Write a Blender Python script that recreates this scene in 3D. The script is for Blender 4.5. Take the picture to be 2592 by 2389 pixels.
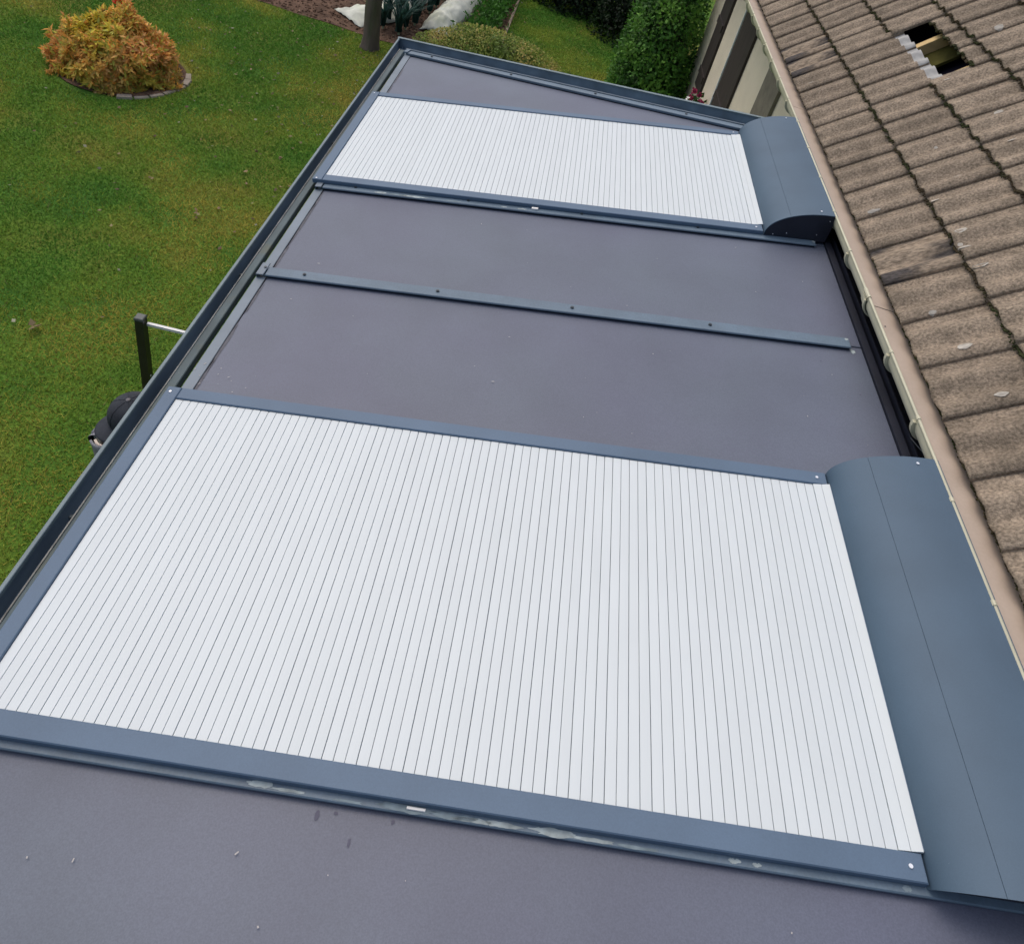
import bpy, bmesh, math, random
import numpy as np
from mathutils import Matrix, Vector, noise
random.seed(7); rng = np.random.default_rng(7)
for o in list(bpy.data.objects): bpy.data.objects.remove(o)
SC = bpy.context.scene
COL = SC.collection
R = math.radians

# ------------------------------------------------------------------ camera
CAMZ = 4.7
def cam_rows(yaw=.05, pit=.678, rol=-.272):
    f = np.array([math.sin(yaw)*math.cos(pit), math.cos(yaw)*math.cos(pit), -math.sin(pit)])
    r = np.array([math.cos(yaw), -math.sin(yaw), 0.]); d = np.cross(f, r)
    c, s = math.cos(rol), math.sin(rol)
    return c*r+s*d, -s*r+c*d, f
cr, cd, cf = cam_rows()
cam = bpy.data.cameras.new('camera'); camo = bpy.data.objects.new('camera', cam); COL.objects.link(camo)
M = Matrix.Identity(4)
for i in range(3):
    M[i][0] = cr[i]; M[i][1] = -cd[i]; M[i][2] = -cf[i]
M[2][3] = CAMZ
camo.matrix_world = M
cam.sensor_width = 36; cam.lens = 1974.5/2592*36; cam.shift_y = -(1194.5-846.9)/2592
cam.clip_start = .05; cam.clip_end = 400
SC.camera = camo

# ------------------------------------------------------------------ light: bright overcast
SUN_EL, SUN_AZ = 60, 318          # azimuth clockwise from +Y
w = bpy.data.worlds.new('World'); SC.world = w; w.use_nodes = True
nt = w.node_tree
sky = nt.nodes.new('ShaderNodeTexSky'); sky.sky_type = 'NISHITA'; sky.sun_disc = False
sky.sun_elevation = R(SUN_EL); sky.sun_rotation = R(SUN_AZ); sky.air_density = 1.0; sky.dust_density = 5.0; sky.ozone_density = .6
nt.links.new(sky.outputs[0], nt.nodes['Background'].inputs[0])
nt.nodes['Background'].inputs[1].default_value = .15
sun = bpy.data.lights.new('sun', 'SUN'); sun.energy = .85; sun.angle = R(110); sun.color = (1, .98, .95)
suno = bpy.data.objects.new('sun', sun); COL.objects.link(suno)
a = R(SUN_AZ); sd = Vector((math.sin(a)*math.cos(R(SUN_EL)), math.cos(a)*math.cos(R(SUN_EL)), math.sin(R(SUN_EL))))
suno.rotation_euler = sd.to_track_quat('Z', 'Y').to_euler()
SC.view_settings.view_transform = 'Standard'; SC.view_settings.look = 'None'
SC.view_settings.gamma = 1; SC.view_settings.use_curve_mapping = False
SC.view_settings.exposure = 0.0

# ------------------------------------------------------------------ helpers
class MB:
    def __init__(s): s.v = []; s.f = []; s.m = []
    def poly(s, pts, m=0):
        n = len(s.v); s.v += [tuple(p) for p in pts]; s.f.append(tuple(range(n, n+len(pts)))); s.m.append(m); return s
    def box(s, x0, x1, y0, y1, z0, z1, m=0):
        return s.hexa([(x0,y0,z0),(x1,y0,z0),(x1,y1,z0),(x0,y1,z0),(x0,y0,z1),(x1,y0,z1),(x1,y1,z1),(x0,y1,z1)], m)
    def hexa(s, p, m=0):
        n = len(s.v); s.v += [tuple(q) for q in p]
        for q in ((3,2,1,0),(4,5,6,7),(0,1,5,4),(1,2,6,5),(2,3,7,6),(3,0,4,7)):
            s.f.append(tuple(n+i for i in q)); s.m.append(m)
        return s
    def cbox(s, x0, x1, y0, y1, z0, z1, c=.002, m=0):
        """box with the upper edges chamfered"""
        s.hexa([(x0,y0,z0),(x1,y0,z0),(x1,y1,z0),(x0,y1,z0),(x0,y0,z1-c),(x1,y0,z1-c),(x1,y1,z1-c),(x0,y1,z1-c)], m)
        f = s.f.pop(-5); s.m.pop()
        a, b, c2, d = f
        n = len(s.v); s.v += [(x0+c,y0+c,z1),(x1-c,y0+c,z1),(x1-c,y1-c,z1),(x0+c,y1-c,z1)]
        for q in ((n,n+1,n+2,n+3),(a,b,n+1,n),(b,c2,n+2,n+1),(c2,d,n+3,n+2),(d,a,n,n+3)): s.f.append(q); s.m.append(m)
        return s
    def extr_y(s, prof, y0, y1, m=0, closed=False, caps=False, smooth=False):
        """profile of (x,z) swept along y"""
        n = len(s.v); k = len(prof)
        s.v += [(x, y0, z) for x, z in prof] + [(x, y1, z) for x, z in prof]
        for i in range(k if closed else k-1):
            j = (i+1) % k; s.f.append((n+i, n+j, n+k+j, n+k+i)); s.m.append(m)
        if caps: s.f += [tuple(n+i for i in range(k-1, -1, -1)), tuple(n+k+i for i in range(k))]; s.m += [m, m]
        return s
    def tube(s, p, q, r, n=10, m=0, r2=None):
        p = Vector(p); q = Vector(q); d = (q-p).normalized(); u = d.orthogonal().normalized(); v = d.cross(u)
        r2 = r if r2 is None else r2; k = len(s.v)
        for c, rr in ((p, r), (q, r2)):
            for i in range(n):
                a = 2*math.pi*i/n; s.v.append(tuple(c+u*math.cos(a)*rr+v*math.sin(a)*rr))
        for i in range(n):
            j = (i+1) % n; s.f.append((k+i, k+j, k+n+j, k+n+i)); s.m.append(m)
        s.f += [tuple(k+i for i in range(n-1, -1, -1)), tuple(k+n+i for i in range(n))]; s.m += [m, m]
        return s
    def build(s, name, mats, parent=None, smooth=False, loc=None):
        me = bpy.data.meshes.new(name); me.from_pydata(s.v, [], s.f)
        if not isinstance(mats, (list, tuple)): mats = [mats]
        for mt in mats: me.materials.append(mt)
        for p, mi in zip(me.polygons, s.m): p.material_index = mi; p.use_smooth = smooth
        me.update()
        return link(name, me, parent, loc)
def link(name, me, parent=None, loc=None):
    o = bpy.data.objects.new(name, me); COL.objects.link(o)
    if parent: o.parent = parent
    if loc is not None: o.location = loc
    return o
def tag(o, label=None, cat=None, group=None, kind=None):
    for k, v in (('label', label), ('category', cat), ('group', group), ('kind', kind)):
        if v: o[k] = v
    return o
def thing(name, label, cat, loc=(0,0,0), rot=(0,0,0), group=None):
    o = bpy.data.objects.new(name, None); COL.objects.link(o); o.location = loc; o.rotation_euler = rot
    o.empty_display_size = .1
    return tag(o, label, cat, group)
def np_mesh(name, V, F, mats, parent=None, col=None, smooth=False):
    """V (n,3); F (m,k) of equal size; col (n,3) per vertex"""
    me = bpy.data.meshes.new(name); k = F.shape[1]
    me.vertices.add(len(V)); me.vertices.foreach_set('co', np.ascontiguousarray(V, dtype=np.float32).ravel())
    me.loops.add(F.size); me.loops.foreach_set('vertex_index', F.astype(np.int32).ravel())
    me.polygons.add(len(F)); me.polygons.foreach_set('loop_start', np.arange(0, F.size, k, dtype=np.int32))
    me.polygons.foreach_set('loop_total', np.full(len(F), k, dtype=np.int32))
    if smooth: me.polygons.foreach_set('use_smooth', np.ones(len(F), dtype=bool))
    if col is not None:
        at = me.color_attributes.new('tint', 'FLOAT_COLOR', 'POINT')
        c = np.ones((len(V), 4), dtype=np.float32); c[:, :3] = col; at.data.foreach_set('color', c.ravel())
    me.materials.append(mats); me.update(calc_edges=True)
    return link(name, me, parent)

# ------------------------------------------------------------------ materials
def mat(name, col, rough=.6, spec=.5, metal=0, var=0., vscale=3., var2=0., vscale2=60., bump=0., bscale=200., col2=None, c2scale=2., c2lo=.45, c2hi=.65, coat=0., rnd=0., coords='Object', attr=False, c2detail=6, stretch=None, trans=0.):
    m = bpy.data.materials.new(name); m.use_nodes = True; t = m.node_tree; N = t.nodes; L = t.links
    b = N['Principled BSDF']; b.inputs['Roughness'].default_value = rough; b.inputs['Metallic'].default_value = metal
    b.inputs['Specular IOR Level'].default_value = spec
    if coat: b.inputs['Coat Weight'].default_value = coat; b.inputs['Coat Roughness'].default_value = .3
    tc = N.new('ShaderNodeTexCoord'); src = tc.outputs[coords]
    if stretch:
        mp = N.new('ShaderNodeMapping'); mp.inputs['Scale'].default_value = stretch; L.new(src, mp.inputs[0]); src = mp.outputs[0]
    if rnd:   # every piece gets its own stretch of the texture
        oi0 = N.new('ShaderNodeObjectInfo'); mu = N.new('ShaderNodeMath'); mu.operation = 'MULTIPLY'; mu.inputs[1].default_value = 37.; L.new(oi0.outputs['Random'], mu.inputs[0])
        av = N.new('ShaderNodeVectorMath'); av.operation = 'ADD'; L.new(src, av.inputs[0]); L.new(mu.outputs[0], av.inputs[1]); src = av.outputs[0]
    if attr:
        at = N.new('ShaderNodeAttribute'); at.attribute_name = 'tint'; cur = at.outputs['Color']
    else:
        rgb = N.new('ShaderNodeRGB'); rgb.outputs[0].default_value = (*col, 1); cur = rgb.outputs[0]
    def nz(scale, detail=5, off=0):
        n = N.new('ShaderNodeTexNoise'); n.inputs['Scale'].default_value = scale; n.inputs['Detail'].default_value = detail
        if off:
            mp = N.new('ShaderNodeMapping'); mp.inputs['Location'].default_value = (off, off*1.7, off*.3); L.new(src, mp.inputs[0]); L.new(mp.outputs[0], n.inputs['Vector'])
        else: L.new(src, n.inputs['Vector'])
        return n.outputs['Fac']
    def mix(fac, A, B, mode='MIX'):
        x = N.new('ShaderNodeMix'); x.data_type = 'RGBA'; x.blend_type = mode
        if isinstance(fac, float): x.inputs[0].default_value = fac
        else: L.new(fac, x.inputs[0])
        for v, i in ((A, 6), (B, 7)):
            if isinstance(v, tuple): x.inputs[i].default_value = (*v, 1)
            else: L.new(v, x.inputs[i])
        return x.outputs[2]
    def rng_(f, a, b_, lo, hi):
        r = N.new('ShaderNodeMapRange'); r.inputs[1].default_value = a; r.inputs[2].default_value = b_; r.inputs[3].default_value = lo; r.inputs[4].default_value = hi
        L.new(f, r.inputs[0]); return r.outputs[0]
    def scale_by(cur, f):
        v = N.new('ShaderNodeVectorMath'); v.operation = 'SCALE'; L.new(cur, v.inputs[0]); L.new(f, v.inputs['Scale']); return v.outputs[0]
    if col2:
        cur = mix(rng_(nz(c2scale, c2detail, 3.1), c2lo, c2hi, 0, 1), cur, col2)
    if var: cur = scale_by(cur, rng_(nz(vscale, 6, 1.3), .3, .7, 1-var, 1+var))
    if var2: cur = scale_by(cur, rng_(nz(vscale2, 3, 7.7), .3, .7, 1-var2, 1+var2))
    if rnd:
        oi = N.new('ShaderNodeObjectInfo'); cur = scale_by(cur, rng_(oi.outputs['Random'], 0, 1, 1-rnd, 1+rnd))
    L.new(cur, b.inputs['Base Color'])
    if bump:
        bp = N.new('ShaderNodeBump'); bp.inputs['Strength'].default_value = bump; bp.inputs['Distance'].default_value = .01
        L.new(nz(bscale, 4), bp.inputs['Height']); L.new(bp.outputs[0], b.inputs['Normal'])
    if trans:
        tr = N.new('ShaderNodeBsdfTranslucent'); L.new(cur, tr.inputs[0]); ms = N.new('ShaderNodeMixShader'); ms.inputs[0].default_value = trans
        L.new(b.outputs[0], ms.inputs[1]); L.new(tr.outputs[0], ms.inputs[2]); L.new(ms.outputs[0], N['Material Output'].inputs[0])
    m['keep'] = 1
    return m
m_metal = mat('anthracite_aluminium', (.086,.138,.208), .55, .42, 0, var=.13, vscale=2.2, var2=.05, vscale2=260)
m_rail = mat('weathered_anthracite', (.098,.148,.200), .5, .5, 0, var=.16, vscale=6, var2=.08, vscale2=120)
m_box = mat('box_aluminium', (.066,.110,.160), .60, .40, 0, var=.13, vscale=2.5, var2=.05, vscale2=300)
m_panel = mat('panel_skin', (.098,.110,.158), .46, .42, 0, var=.08, vscale=2.6, var2=.13, vscale2=260, col2=(.104,.126,.165), c2scale=1.1, c2lo=.35, c2hi=.7)
m_trim = mat('edge_trim_metal', (.145,.185,.225), .5, .5, 0, var=.14, vscale=5)
m_guttin = mat('gutter_metal', (.15,.205,.26), .45, .5, 0, var=.25, vscale=7, stretch=(1,.35,1))
m_ledge = mat('gutter_ledge', (.075,.108,.118), .6, .4, 0, var=.2, vscale=5, col2=(.10,.11,.08), c2scale=3, c2lo=.55, c2hi=.7)
m_lip = mat('gutter_lip', (.13,.18,.20), .5, .5, 0, var=.12, vscale=8)
m_rubber = mat('black_rubber', (.012,.014,.022), .6, .3)
m_black = mat('black_flashing', (.018,.021,.034), .5, .4, 0, var=.2, vscale=6)
m_slat = mat('white_slat', (.590,.642,.658), .5, .4, 0, var=.025, vscale=3, rnd=.012)
m_slatgap = mat('slat_joint', (.10,.13,.16), .7)
m_screw = mat('zinc_screw', (.75,.77,.80), .3, .6, .6)
m_bolt = mat('dark_bolt', (.03,.042,.055), .4)
m_chalk = mat('chalky_residue', (.34,.40,.41), .8, .2, 0, var=.3, vscale=30)
m_whitep = mat('white_plastic', (.78,.78,.76), .5)
m_tile = mat('concrete_tile', (.268,.216,.162), .9, .25, 0, var=.20, vscale=14, var2=.45, vscale2=95, bump=.6, bscale=200, col2=(.205,.166,.124), c2scale=5, c2lo=.42, c2hi=.68, rnd=.13, stretch=(.95,1,1))
m_tilest = mat('sooty_tile', (.28,.224,.166), .9, .25, 0, var=.20, vscale=14, var2=.45, vscale2=95, bump=.6, bscale=200, col2=(.065,.058,.055), c2scale=7, c2lo=.47, c2hi=.60, stretch=(.4,1,1))
m_tilehead = mat('clean_tile_head', (.36,.36,.35), .9, .2, 0, var=.2, vscale=25)
m_moss = mat('moss', (.040,.047,.020), .95, .1, 0, var=.5, vscale=20, col2=(.055,.042,.026), c2scale=6, c2lo=.4, c2hi=.6)
m_mortar = mat('eaves_grime', (.10,.075,.058), .95, .1, 0, var=.4, vscale=40)
m_lichen = mat('lichen', (.40,.375,.33), .9, .2, 0, var=.25, vscale=60)
m_timber = mat('pale_timber', (.55,.40,.19), .7, .2, 0, var=.2, vscale=12, stretch=(.3,3,1))
m_felt = mat('olive_insulation', (.065,.062,.016), .9, .1, 0, var=.3, vscale=8)
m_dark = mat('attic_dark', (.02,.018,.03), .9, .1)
m_flash = mat('beige_sheet', (.46,.375,.30), .55, .3, 0, var=.06, vscale=5, var2=.03, vscale2=80)
m_gut = mat('cream_pvc', (.55,.53,.39), .45, .4, 0, var=.1, vscale=9)
m_wall = mat('beige_render', (.74,.665,.53), .9, .2, 0, var=.05, vscale=3, var2=.1, vscale2=260, bump=.4, bscale=300)
m_shut = mat('dark_brown_timber', (.045,.036,.034), .6, .3, 0, var=.3, vscale=8, stretch=(1,4,.5))
m_taupe = mat('taupe_timber', (.20,.18,.145), .8, .2, 0, var=.15, vscale=10, var2=.1, vscale2=150)
m_white = mat('white_paint', (.75,.76,.76), .5)
m_soil = mat('garden_soil', (.115,.072,.050), .95, .1, 0, var=.35, vscale=6, var2=.4, vscale2=60, bump=1., bscale=60)
m_bark = mat('tree_bark', (.125,.10,.083), .9, .2, 0, var=.25, vscale=8, bump=1., bscale=40, stretch=(1,1,.25), col2=(.10,.11,.06), c2scale=5, c2lo=.5, c2hi=.7)
m_stone = mat('edging_stone', (.30,.26,.21), .9, .2, 0, var=.2, vscale=9)
m_board = mat('edging_board', (.30,.24,.18), .9, .2, 0, var=.2, vscale=9)
m_fleece = mat('white_fleece', (.62,.64,.56), .9, .1, 0, var=.18, vscale=3, bump=.5, bscale=25, col2=(.42,.45,.33), c2scale=3, c2lo=.45, c2hi=.75)
m_leaf = mat('foliage', (0,0,0), .6, .25, attr=True, trans=.32)
m_grass = mat('grass_blades', (0,0,0), .7, .15, attr=True, trans=.2)
m_cap = mat('charcoal_cap', (.045,.050,.060), .9, .1, 0, var=.2, vscale=15, bump=.3, bscale=400)
m_jacket = mat('grey_jacket', (.20,.205,.23), .85, .2, 0, var=.12, vscale=9, bump=.3, bscale=120)
m_lining = mat('cream_collar', (.62,.54,.47), .9, .1, 0, var=.1, vscale=20)
m_skin = mat('skin', (.55,.33,.26), .5, .4)
m_beard = mat('dark_beard', (.022,.017,.018), .9, .1, 0, var=.3, vscale=80)
m_trous = mat('dark_trousers', (.04,.045,.06), .9, .1)
m_blackp = mat('black_painted_steel', (.012,.013,.014), .4, .5, 0, var=.3, vscale=20)

def lawn_material():
    m = bpy.data.materials.new('lawn'); m.use_nodes = True; t = m.node_tree; N = t.nodes; L = t.links; b = N['Principled BSDF']
    b.inputs['Roughness'].default_value = .9; b.inputs['Specular IOR Level'].default_value = .1
    tc = N.new('ShaderNodeTexCoord')
    def nz(s, d=6):
        n = N.new('ShaderNodeTexNoise'); n.inputs['Scale'].default_value = s; n.inputs['Detail'].default_value = d; L.new(tc.outputs['Object'], n.inputs['Vector']); return n.outputs['Fac']
    r = N.new('ShaderNodeValToRGB'); L.new(nz(.9), r.inputs[0])
    r.color_ramp.elements[0].position = .35; r.color_ramp.elements[0].color = (.045,.125,.018,1)
    r.color_ramp.elements[1].position = .66; r.color_ramp.elements[1].color = (.155,.155,.030,1)
    e = r.color_ramp.elements.new(.5); e.color = (.085,.160,.020,1)
    v = N.new('ShaderNodeVectorMath'); v.operation = 'SCALE'; L.new(r.outputs[0], v.inputs[0])
    mr = N.new('ShaderNodeMapRange'); mr.inputs[1].default_value = .3; mr.inputs[2].default_value = .7; mr.inputs[3].default_value = .5; mr.inputs[4].default_value = 1.4
    L.new(nz(45, 3), mr.inputs[0]); L.new(mr.outputs[0], v.inputs['Scale']); L.new(v.outputs[0], b.inputs['Base Color'])
    return m
m_lawn = lawn_material()

# ------------------------------------------------------------------ ground
g = MB(); g.poly([(-150,-150,0),(150,-150,0),(150,150,0),(-150,150,0)]); lawn = g.build('lawn', m_lawn); tag(lawn, kind='structure')
def bed_edge(x):   # front edge of the vegetable bed (y as a function of x)
    return 12.22 + max(0, (-x-2.6))*.155
s = MB(); n = 24
xs = [-12+ i*(11.16/n) for i in range(n+1)]
s.v = [(x, bed_edge(x)+.03*math.sin(x*5), .012) for x in xs]+[(x, 30, .012) for x in xs]
s.f = [(i, i+1, n+2+i, n+1+i) for i in range(n)]; s.m = [0]*n
tag(s.build('soil_bed', m_soil), kind='structure')
# soil clods
def clods(name, N, sampler, size, m, label=None):
    ico_v = np.array([(1,0,0),(-1,0,0),(0,1,0),(0,-1,0),(0,0,.8),(0,0,-.8)], float)
    ico_f = np.array([(0,2,4),(2,1,4),(1,3,4),(3,0,4),(2,0,5),(1,2,5),(3,1,5),(0,3,5)])
    P = sampler(N); S = rng.uniform(size[0], size[1], (N,1,1))*rng.uniform(.6,1.3,(N,1,3))
    V = (ico_v[None]*S*rng.uniform(.7,1.2,(N,6,1)) + P[:,None,:]).reshape(-1,3)
    F = (ico_f[None]+np.arange(N)[:,None,None]*6).reshape(-1,3)
    o = np_mesh(name, V, F, m); tag(o, kind='stuff'); return o
def soilpts(N):
    x = rng.uniform(-6.5,-.86,N); y = np.array([bed_edge(a) for a in x])+rng.uniform(.03,5,N); return np.stack([x,y,np.full(N,.015)],1)
clods('soil_clods', 5000, soilpts, (.01,.035), m_soil)
b = MB(); b.box(-.86,-.82,11.9,19,0,.05); o = b.build('edging_board', m_board); tag(o, 'long pale board edging between the vegetable bed and the right lawn', 'edging board')

# grass blades over the part of the lawn the photograph shows
def visible(P, mx=60):
    d = P-np.array([0,0,CAMZ]); zc = d@cf; u = 1296+1974.5*(d@cr)/zc; v = 846.9+1974.5*(d@cd)/zc
    return (zc>0)&(u>-mx)&(u<2592+mx)&(v>-mx)&(v<2389+mx)
def fbm(P, s, seed=0):
    return np.array([noise.fractal(Vector((p[0]*s+seed, p[1]*s-seed, seed*.37)), 1., 2., 4) for p in P])
def grass():
    N0 = 1700000
    # denser near the camera
    x = rng.uniform(-13, 2.2, N0); y = -.5+20*rng.uniform(0,1,N0)**1.3
    P = np.stack([x,y,np.zeros(N0)],1)
    k = (visible(P, 60)|(rng.uniform(0,1,N0)<.30))&~((x>-1.25)&(y<6.6))&~((x>-12)&(x<-.8)&(y>12.2+np.maximum(0,-x-2.6)*.155))&(np.hypot(x+5.17,y-9.10)>.80)
    P = P[k]; n = len(P)
    cell = np.round(P[:,:2]*8+rng.normal(0,.5,(n,2))).astype(int); uq, inv = np.unique(cell, axis=0, return_inverse=True); inv = inv.ravel()
    c1 = fbm(uq/8., .75, 3.3)[inv]; c2 = fbm(uq/8., 2.3, 9.1)[inv]
    f = np.clip(.5+1.1*(c1)+.45*c2+rng.normal(0,.16,n), 0, 1)[:,None]
    f = np.clip(f - np.clip((P[:,1:2]-10.5)*.1,0,.35)*(P[:,0:1]>-3), 0, 1)
    gA = np.array([.088,.235,.030]); gB = np.array([.215,.330,.040]); gC = np.array([.45,.39,.075])
    col = np.where(f<.5, gA+(gB-gA)*f*2, gB+(gC-gB)*(f*2-1))*rng.uniform(.6,1.35,(n,1))
    dry = rng.uniform(0,1,n)<.03; col[dry] = np.array([.20,.17,.07])*rng.uniform(.7,1.2,(dry.sum(),1))
    dist = np.linalg.norm(P-np.array([0,0,CAMZ]),axis=1)
    h = rng.uniform(.014,.034,n); wd = .0013+.00036*dist*rng.uniform(.5,1.2,n)
    a = rng.uniform(0,2*math.pi,n); ln = rng.uniform(.2,1.2,n)*h*1.3; b_ = rng.uniform(0,2*math.pi,n)
    sx = np.stack([np.cos(a)*wd, np.sin(a)*wd, np.zeros(n)],1); tip = np.stack([np.cos(b_)*ln, np.sin(b_)*ln, h],1)
    V = np.stack([P-sx, P+sx, P+tip],1).reshape(-1,3); F = np.arange(3*n).reshape(-1,3)
    o = np_mesh('grass', V, F, m_grass, col=np.repeat(col,3,axis=0)); tag(o, kind='stuff')
    return n
ng = grass()

def leaf_quads(P, D, Lh, Wd, col, droop=.25, up=None):
    """diamond leaves: base P, direction D, length L, half width W"""
    n = len(P); D = D/np.linalg.norm(D,axis=1,keepdims=True)
    rv = rng.normal(0,1,(n,3)) if up is None else up+rng.normal(0,.35,(n,3))
    S = np.cross(D, rv); S /= np.linalg.norm(S,axis=1,keepdims=True)+1e-9
    Nn = np.cross(S, D); Lh = Lh[:,None]; Wd = Wd[:,None]
    b0 = P; tip = P+D*Lh-Nn*Lh*droop; l = P+D*Lh*.45+S*Wd-Nn*Wd*.35; r = P+D*Lh*.45-S*Wd-Nn*Wd*.35
    V = np.stack([b0,l,tip,r],1).reshape(-1,3)
    i = np.arange(n)*4; F = np.concatenate([np.stack([i,i+1,i+2],1), np.stack([i,i+2,i+3],1)])
    return V, F, np.repeat(col,4,axis=0)
# fallen leaves
def fallen():
    N0 = 2600
    x = rng.uniform(-8.5,.8,N0); y = rng.uniform(2.4,16,N0)
    dens = np.clip(.10+np.exp(-((x+2.9)**2/2.2+(y-9.8)**2/6))*1.9, 0, 1)
    k = rng.uniform(0,1,N0)<dens; P = np.stack([x[k],y[k],np.full(k.sum(),.04)],1)
    P = P[visible(P,10)]; n = len(P)
    D = np.stack([rng.normal(0,1,n),rng.normal(0,1,n),rng.normal(0,.2,n)],1)
    pal = np.array([(.26,.22,.10),(.30,.20,.12),(.16,.10,.06),(.34,.33,.24),(.12,.12,.05)]); col = pal[rng.integers(0,5,n)]*rng.uniform(.6,1.2,(n,1))
    up = np.tile([0,0,1.],(n,1))
    L_ = rng.uniform(.025,.06,n); V,F,c = leaf_quads(P,D,L_,L_*.32,col,.1,up)
    tag(np_mesh('fallen_leaves',V,F,m_leaf,col=c), kind='stuff')
fallen()
def curled_leaf(x,y,label,s=.07):
    n=3; P=np.tile([x,y,.05],(n,1)); D=np.array([(1,.3,.15),(-.6,.8,.2),(.2,-1,.1)],float)
    V,F,c=leaf_quads(P,D,np.full(n,s),np.full(n,s*.4),np.array([(.22,.17,.09)]*n),-.2,np.tile([0,0,1.],(n,1)))
    V-=np.array([x,y,0]); o=np_mesh('fallen_leaf',V,F,m_leaf,col=c); o.location=(x,y,0); tag(o,label,'fallen leaf')
curled_leaf(-3.485,4.421,'curled dry leaf lying alone on the lawn left of the black post')

# ------------------------------------------------------------------ azalea bush with its ringed bed
BX, BY = -5.17, 9.10
bush = thing('autumn_shrub', 'round orange and yellow autumn shrub alone on the lawn', 'shrub', (BX,BY,0))
def blob_shell(n, rx, ry, h, power=.5, seed=1.3, amp=.13, zmin=.02):
    """points on the outside of an uneven dome + outward normals"""
    u = rng.normal(0,1,(n,3)); u[:,2] = np.abs(u[:,2])*1.0-.12; u /= np.linalg.norm(u,axis=1,keepdims=True)
    lump = np.array([noise.noise(Vector(p*2.3)+Vector((seed,0,0)))*.6+noise.noise(Vector(p*5.1)+Vector((0,seed,0)))*.4 for p in u])
    rr = (1+amp*2*lump)*(1-.28*rng.uniform(0,1,n)**2.2)
    P = u*rr[:,None]*np.array([rx,ry,h]); P[:,2] = np.maximum(P[:,2], zmin)
    return P, u, rr
def make_bush():
    n = 2300; P, u, rr = blob_shell(n, .70, .66, .66, amp=.19); P[:,0] -= .05; P[:,1] += .0
    cl = np.array([noise.noise(Vector(p*2.0)+Vector((4.2,1.1,0))) for p in P])
    # whorls: 7 leaves per shoot tip
    k = 8; Pk = np.repeat(P,k,axis=0)+rng.normal(0,.012,(n*k,3)); uk = np.repeat(u,k,axis=0); ck = np.repeat(cl,k)
    D = uk*.55+rng.normal(0,.62,(n*k,3)); D[:,2] -= .12
    orange = np.array([.86,.42,.10]); yellow = np.array([.70,.58,.07]); olive = np.array([.42,.42,.08]); salmon = np.array([.82,.45,.16])
    # yellow heart towards the front, salmon crown and rim
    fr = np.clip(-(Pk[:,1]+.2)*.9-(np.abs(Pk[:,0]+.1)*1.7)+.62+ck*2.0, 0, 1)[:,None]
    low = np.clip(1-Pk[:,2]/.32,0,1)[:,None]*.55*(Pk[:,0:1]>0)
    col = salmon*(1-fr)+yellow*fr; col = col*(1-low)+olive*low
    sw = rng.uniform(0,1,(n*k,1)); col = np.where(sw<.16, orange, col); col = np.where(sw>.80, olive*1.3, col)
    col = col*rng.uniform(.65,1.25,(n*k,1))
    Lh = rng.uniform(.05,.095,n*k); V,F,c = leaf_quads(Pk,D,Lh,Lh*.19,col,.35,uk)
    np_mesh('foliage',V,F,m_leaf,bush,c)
    st = MB()
    for i in range(46):
        a_ = rng.uniform(0,6.28); e = rng.uniform(.2,1.2); L_ = rng.uniform(.4,.66)
        p1 = Vector((math.cos(a_)*.05,math.sin(a_)*.05,0)); p2 = Vector((math.cos(a_)*L_*math.cos(e),math.sin(a_)*L_*math.cos(e),L_*math.sin(e)*.9))
        st.tube(p1,p2,.011,5,r2=.005)
    st.build('stems', m_bark, bush)
    # one red tuft at the top
    n2 = 60; P2 = np.array([-.28,.62,.66])+rng.normal(0,.05,(n2,3)); D2 = rng.normal(0,.6,(n2,3))+np.array([0,0,.7])
    V,F,c = leaf_quads(P2,D2,rng.uniform(.05,.09,n2),np.full(n2,.014),np.tile([.62,.045,.02],(n2,1))*rng.uniform(.7,1.2,(n2,1)),.2)
    tag(np_mesh('red_tuft',V,F,m_leaf,bush,c), 'small bright red tuft of leaves at the back of the shrub')
make_bush()
rg = MB(); K = 40
rg.poly([(BX+math.cos(2*math.pi*i/K)*.76, BY+math.sin(2*math.pi*i/K)*.72, .016) for i in range(K)]); tag(rg.build('shrub_bed_soil', m_soil), kind='structure')
ring = thing('stone_edging', 'curved pale stone edging around the bed of the orange shrub', 'edging', (BX,BY,0))
for i in list(range(21,26))+[0,1]:
    a0 = 2*math.pi*i/26+.015; a1 = 2*math.pi*(i+1)/26-.015; q = MB()
    r0, r1, h = .74+rng.uniform(-.01,.01), .82+rng.uniform(-.015,.015), .022+rng.uniform(-.008,.01)
    c_ = lambda r,a_,z: (r*math.cos(a_), r*.95*math.sin(a_), z)
    q.hexa([c_(r0,a0,0),c_(r1,a0,0),c_(r1,a1,0),c_(r0,a1,0),c_(r0+.008,a0,h),c_(r1-.008,a0,h),c_(r1-.008,a1,h),c_(r0+.008,a1,h)])
    q.build('edging_stone', m_stone, ring)

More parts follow.
